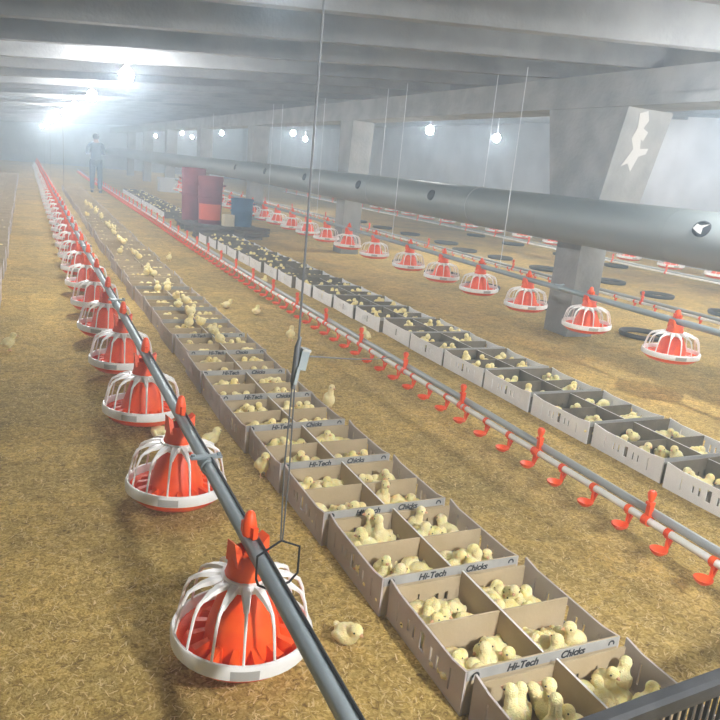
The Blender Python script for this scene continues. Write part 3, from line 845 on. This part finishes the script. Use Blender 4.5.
while x < cw - .02:
    link('bar', bar, cr, (x, 0, 0)); x += .0245
for x in (.06, cw - .06): MB().box(x - .02, x + .02, -.10, .05, 0, .03).build('foot', M_rubber, cr)

# ------------------------------------------------------------------ barrels and goods on a low pallet
pal = empty('wooden_pallet', (3.50, 14.55, 0)); tag(pal, 'dark wooden pallet under the maroon bins and the blue drum', 'pallet')
for yy in (-.5, -.1, .3): MB().box(-.75, .75, yy - .05, yy + .05, 0, .10).build('bearer', M_wood, pal)
for i in range(8): MB().box(-.75 + i * .19, -.75 + i * .19 + .15, -.56, .56, .10, .125).build('deck_board', M_wood, pal)
def bin_(x, y, z, r, h, mat_, label, lab=False, name='plastic_bin', cat='bin'):
    o = empty(name, (x, y, z)); tag(o, label, cat)
    MB().lathe([(.0005, 0), (r * .9, 0), (r * .92, .01), (r, h * .9), (r * 1.03, h * .9), (r * 1.03, h), (r * .95, h), (r * .94, h * .96), (.0005, h * .96)], 28).build('body', mat_, o)
    MB().tube([(r * 1.03 * math.cos(2 * PI * j / 28), r * 1.03 * math.sin(2 * PI * j / 28), h * .55) for j in range(28)], .012, 6, closed=True).build('hoop', mat_, o)
    for s_ in (-1, 1):
        MB().tube([(s_ * r * .98, -.08, h * .8), (s_ * (r + .05), -.06, h * .82), (s_ * (r + .05), .06, h * .82), (s_ * r * .98, .08, h * .8)], .012, 6).build('handle', mat_, o)
    if lab:
        m = MB(); vs = []; fs = []
        for j in range(13):
            a = math.radians(195 + 130 * j / 12)
            for zz in (.02, h * .36):
                rr = r * (.925 + .08 * zz / h) + .006
                vs.append((rr * math.cos(a), rr * math.sin(a), zz + .06))
        for j in range(12): fs.append((2 * j, 2 * j + 2, 2 * j + 3, 2 * j + 1))
        m.add(vs, fs, True); m.build('front_label', M_redlab, o)
    return o
bin_(3.16, 15.35, 0, .24, 1.16, M_maroon, 'tall maroon bin standing behind the one with an orange front')
bin_(3.33, 14.55, .125, .24, .92, M_maroon, 'maroon bin with an orange-red front on the dark pallet', True)
bin_(3.93, 14.35, .125, .22, .54, M_blue, 'dark blue drum on the pallet beside the maroon bins', False, 'plastic_drum', 'drum')
o = empty('carton', (3.62, 14.2, .125), .1); tag(o, 'small cream carton between the maroon bin and the blue drum', 'carton')
MB().box(-.10, .10, -.09, .09, 0, .22).build('body', M_cream, o); MB().box(-.10, .10, -.012, .012, .221, .223).build('tape', M_lit_edge_tape, o)
o = empty('storage_box', (4.75, 27.5, 0)); tag(o, 'pale grey storage box far back in front of the pillar line', 'box')
MB().box(-.35, .35, -.25, .25, 0, .42).build('body', M_greybin, o); MB().box(-.37, .37, -.27, .27, .42, .50).build('lid', M_greybin, o)
for i, (x, y) in enumerate(((2.95, 13.1), (3.35, 13.45), (3.75, 13.2), (4.05, 13.7))):
    o = empty('flattened_tray_stack', (x, y, 0), .2 * i); tag(o, 'dark stack of folded trays before the pallet, %s from the drinker pipe' % ordn(i + 1), 'tray stack', 'stacks of folded trays')
    for k in range(3): MB().box(-.22 + .01 * k, .22 + .01 * k, -.16, .16, k * .055, k * .055 + .045).build('folded_tray', M_wood, o)

# ------------------------------------------------------------------ person at work far down the row
def skin_mesh(verts, edges, radii, name, mat_, parent=None, root=0):
    me = bpy.data.meshes.new(name); me.from_pydata(verts, edges, [])
    o = bpy.data.objects.new(name, me); C.objects.link(o)
    o.modifiers.new('skin', 'SKIN'); s = o.modifiers.new('sub', 'SUBSURF'); s.levels = 2; s.render_levels = 2
    bpy.context.view_layer.update()
    for v, r in zip(me.skin_vertices[0].data, radii):
        v.radius = r if isinstance(r, tuple) else (r, r)
    me.skin_vertices[0].data[root].use_root = True
    bpy.context.view_layer.update()
    m2 = bpy.data.meshes.new_from_object(o.evaluated_get(bpy.context.evaluated_depsgraph_get()))
    bpy.data.objects.remove(o)
    m2.polygons.foreach_set('use_smooth', [True] * len(m2.polygons))
    m2.materials.clear(); m2.materials.append(mat_)
    return link(name, m2, parent)
PX, PYY = 1.98, 24.1
per = empty('person', (PX, PYY, 0), PI * .95); tag(per, 'person in dark blue-grey work clothes standing in the aisle with arms folded up', 'person')
# facing local -Y
V = [(0, 0, .95), (0, 0, 1.15), (0, 0, 1.34), (0, 0, 1.46), (0, -.01, 1.53), (0, -.02, 1.62),            # pelvis .. head
     (-.10, 0, .90), (-.11, -.01, .50), (-.11, .02, .09), (-.12, -.13, .04),
     (.10, 0, .90), (.11, -.01, .50), (.11, .02, .09), (.12, -.13, .04),
     (-.19, 0, 1.40), (-.26, -.06, 1.16), (-.10, -.24, 1.26), (-.05, -.27, 1.33),
     (.19, 0, 1.40), (.27, -.05, 1.15), (.14, -.22, 1.30), (.09, -.25, 1.38)]
E = [(0, 1), (1, 2), (2, 3), (3, 4), (4, 5), (0, 6), (6, 7), (7, 8), (8, 9), (0, 10), (10, 11), (11, 12), (12, 13), (3, 14), (14, 15), (15, 16), (16, 17), (3, 18), (18, 19), (19, 20), (20, 21)]
RD = [(.15, .11), (.14, .10), (.16, .11), (.10, .08), .055, .095, .085, .06, .045, .035, .085, .06, .045, .035, .06, .045, .036, .035, .06, .045, .036, .035]
skin_mesh(V, E, RD, 'body', M_skin, per)
skin_mesh([V[i] for i in (0, 1, 2, 3, 14, 15, 16, 18, 19, 20)] + [(0, 0, .82)], [(0, 1), (1, 2), (2, 3), (3, 4), (4, 5), (5, 6), (3, 7), (7, 8), (8, 9), (0, 10)], [(.175, .135), (.16, .125), (.18, .13), (.115, .10), .08, .062, .05, .08, .062, .05, (.185, .15)], 'jacket', M_shirt, per)
skin_mesh([V[i] for i in (0, 6, 7, 8, 10, 11, 12)], [(0, 1), (1, 2), (2, 3), (0, 4), (4, 5), (5, 6)], [(.165, .125), .105, .082, .068, .105, .082, .068], 'trousers', M_trouser, per)
for s_ in (-1, 1):
    MB().ball((s_ * .12, -.06, .045), (.05, .14, .05), 14, 8).build('boot', M_rubber, per)
    MB().ball((s_ * .035, -.105, 1.64), .012, 8, 6).build('eye', M_eye, per)
    h = MB()
    for f_ in range(4): h.tube([(s_ * .05 + f_ * .016 - .03, -.27, 1.345), (s_ * .05 + f_ * .016 - .03, -.30, 1.37), (s_ * .05 + f_ * .016 - .03, -.29, 1.40)], .008, 6)
    h.tube([(s_ * .05 + .03, -.26, 1.33), (s_ * .05 + .05, -.28, 1.36)], .009, 6)
    h.build('fingers', M_skin, per)
MB().ball((0, .005, 1.66), (.100, .110, .095), 16, 10).build('hair', M_hair, per)

# ------------------------------------------------------------------ suspension wires of the far lines
for i, y in enumerate((3.4, 6.05, 8.5, 11.3, 14.0)):
    o = MB().tube([(EX, y, EZ + .024), (EX, y, roof(EX) + .05)], .0035, 5).build('suspension_wire', M_pale_wire)
    tag(o, 'thin pale wire holding up the feed pipe before the pillars, %s from the camera' % ordn(i + 1), 'wire', 'wires of the feed pipe before the pillars')
for i, y in enumerate((12.6, 19.0, 25.0)):
    o = MB().tube([(AX, y, AZ + .024), (AX, y, roof(AX) + .05)], .0028, 5).build('suspension_wire', M_alu)
    tag(o, 'thin wire holding up the feed pipe along the straw aisle, %s beyond the winch' % ordn(i + 1), 'wire', 'wires of the feed pipe along the aisle')

# ------------------------------------------------------------------ loose straw on the near floor
rs = random.Random(3)
sm = MB()
def flakes(n, x0, x1, y0, y1, s0):
    for _ in range(n):
        y = y0 + (y1 - y0) * rs.random() ** 1.4; x = rs.uniform(x0, x1)
        a = rs.uniform(0, PI); L = s0 * rs.uniform(.5, 1.6); w = s0 * rs.uniform(.12, .25)
        ca, sa = math.cos(a), math.sin(a); z = rs.uniform(.001, .006); t = rs.uniform(-.35, .35) * L
        sm.add([(x - ca * L - sa * w, y - sa * L + ca * w, z), (x - ca * L + sa * w, y - sa * L - ca * w, z), (x + ca * L + sa * w, y + sa * L - ca * w, z + abs(t)), (x + ca * L - sa * w, y + sa * L + ca * w, z + abs(t))], [(0, 1, 2, 3)])
flakes(11000, -.6, 1.02, 1.0, 6.5, .0085)
flakes(9000, 1.62, 2.9, 1.0, 6.5, .0085)
o = sm.build('loose_straw', M_straw)
tag(o, 'loose straw flakes strewn over the near floor', 'straw', None, 'stuff')
print('chicks', NCH, 'far', len(far_pts), 'objects', len(C.objects))
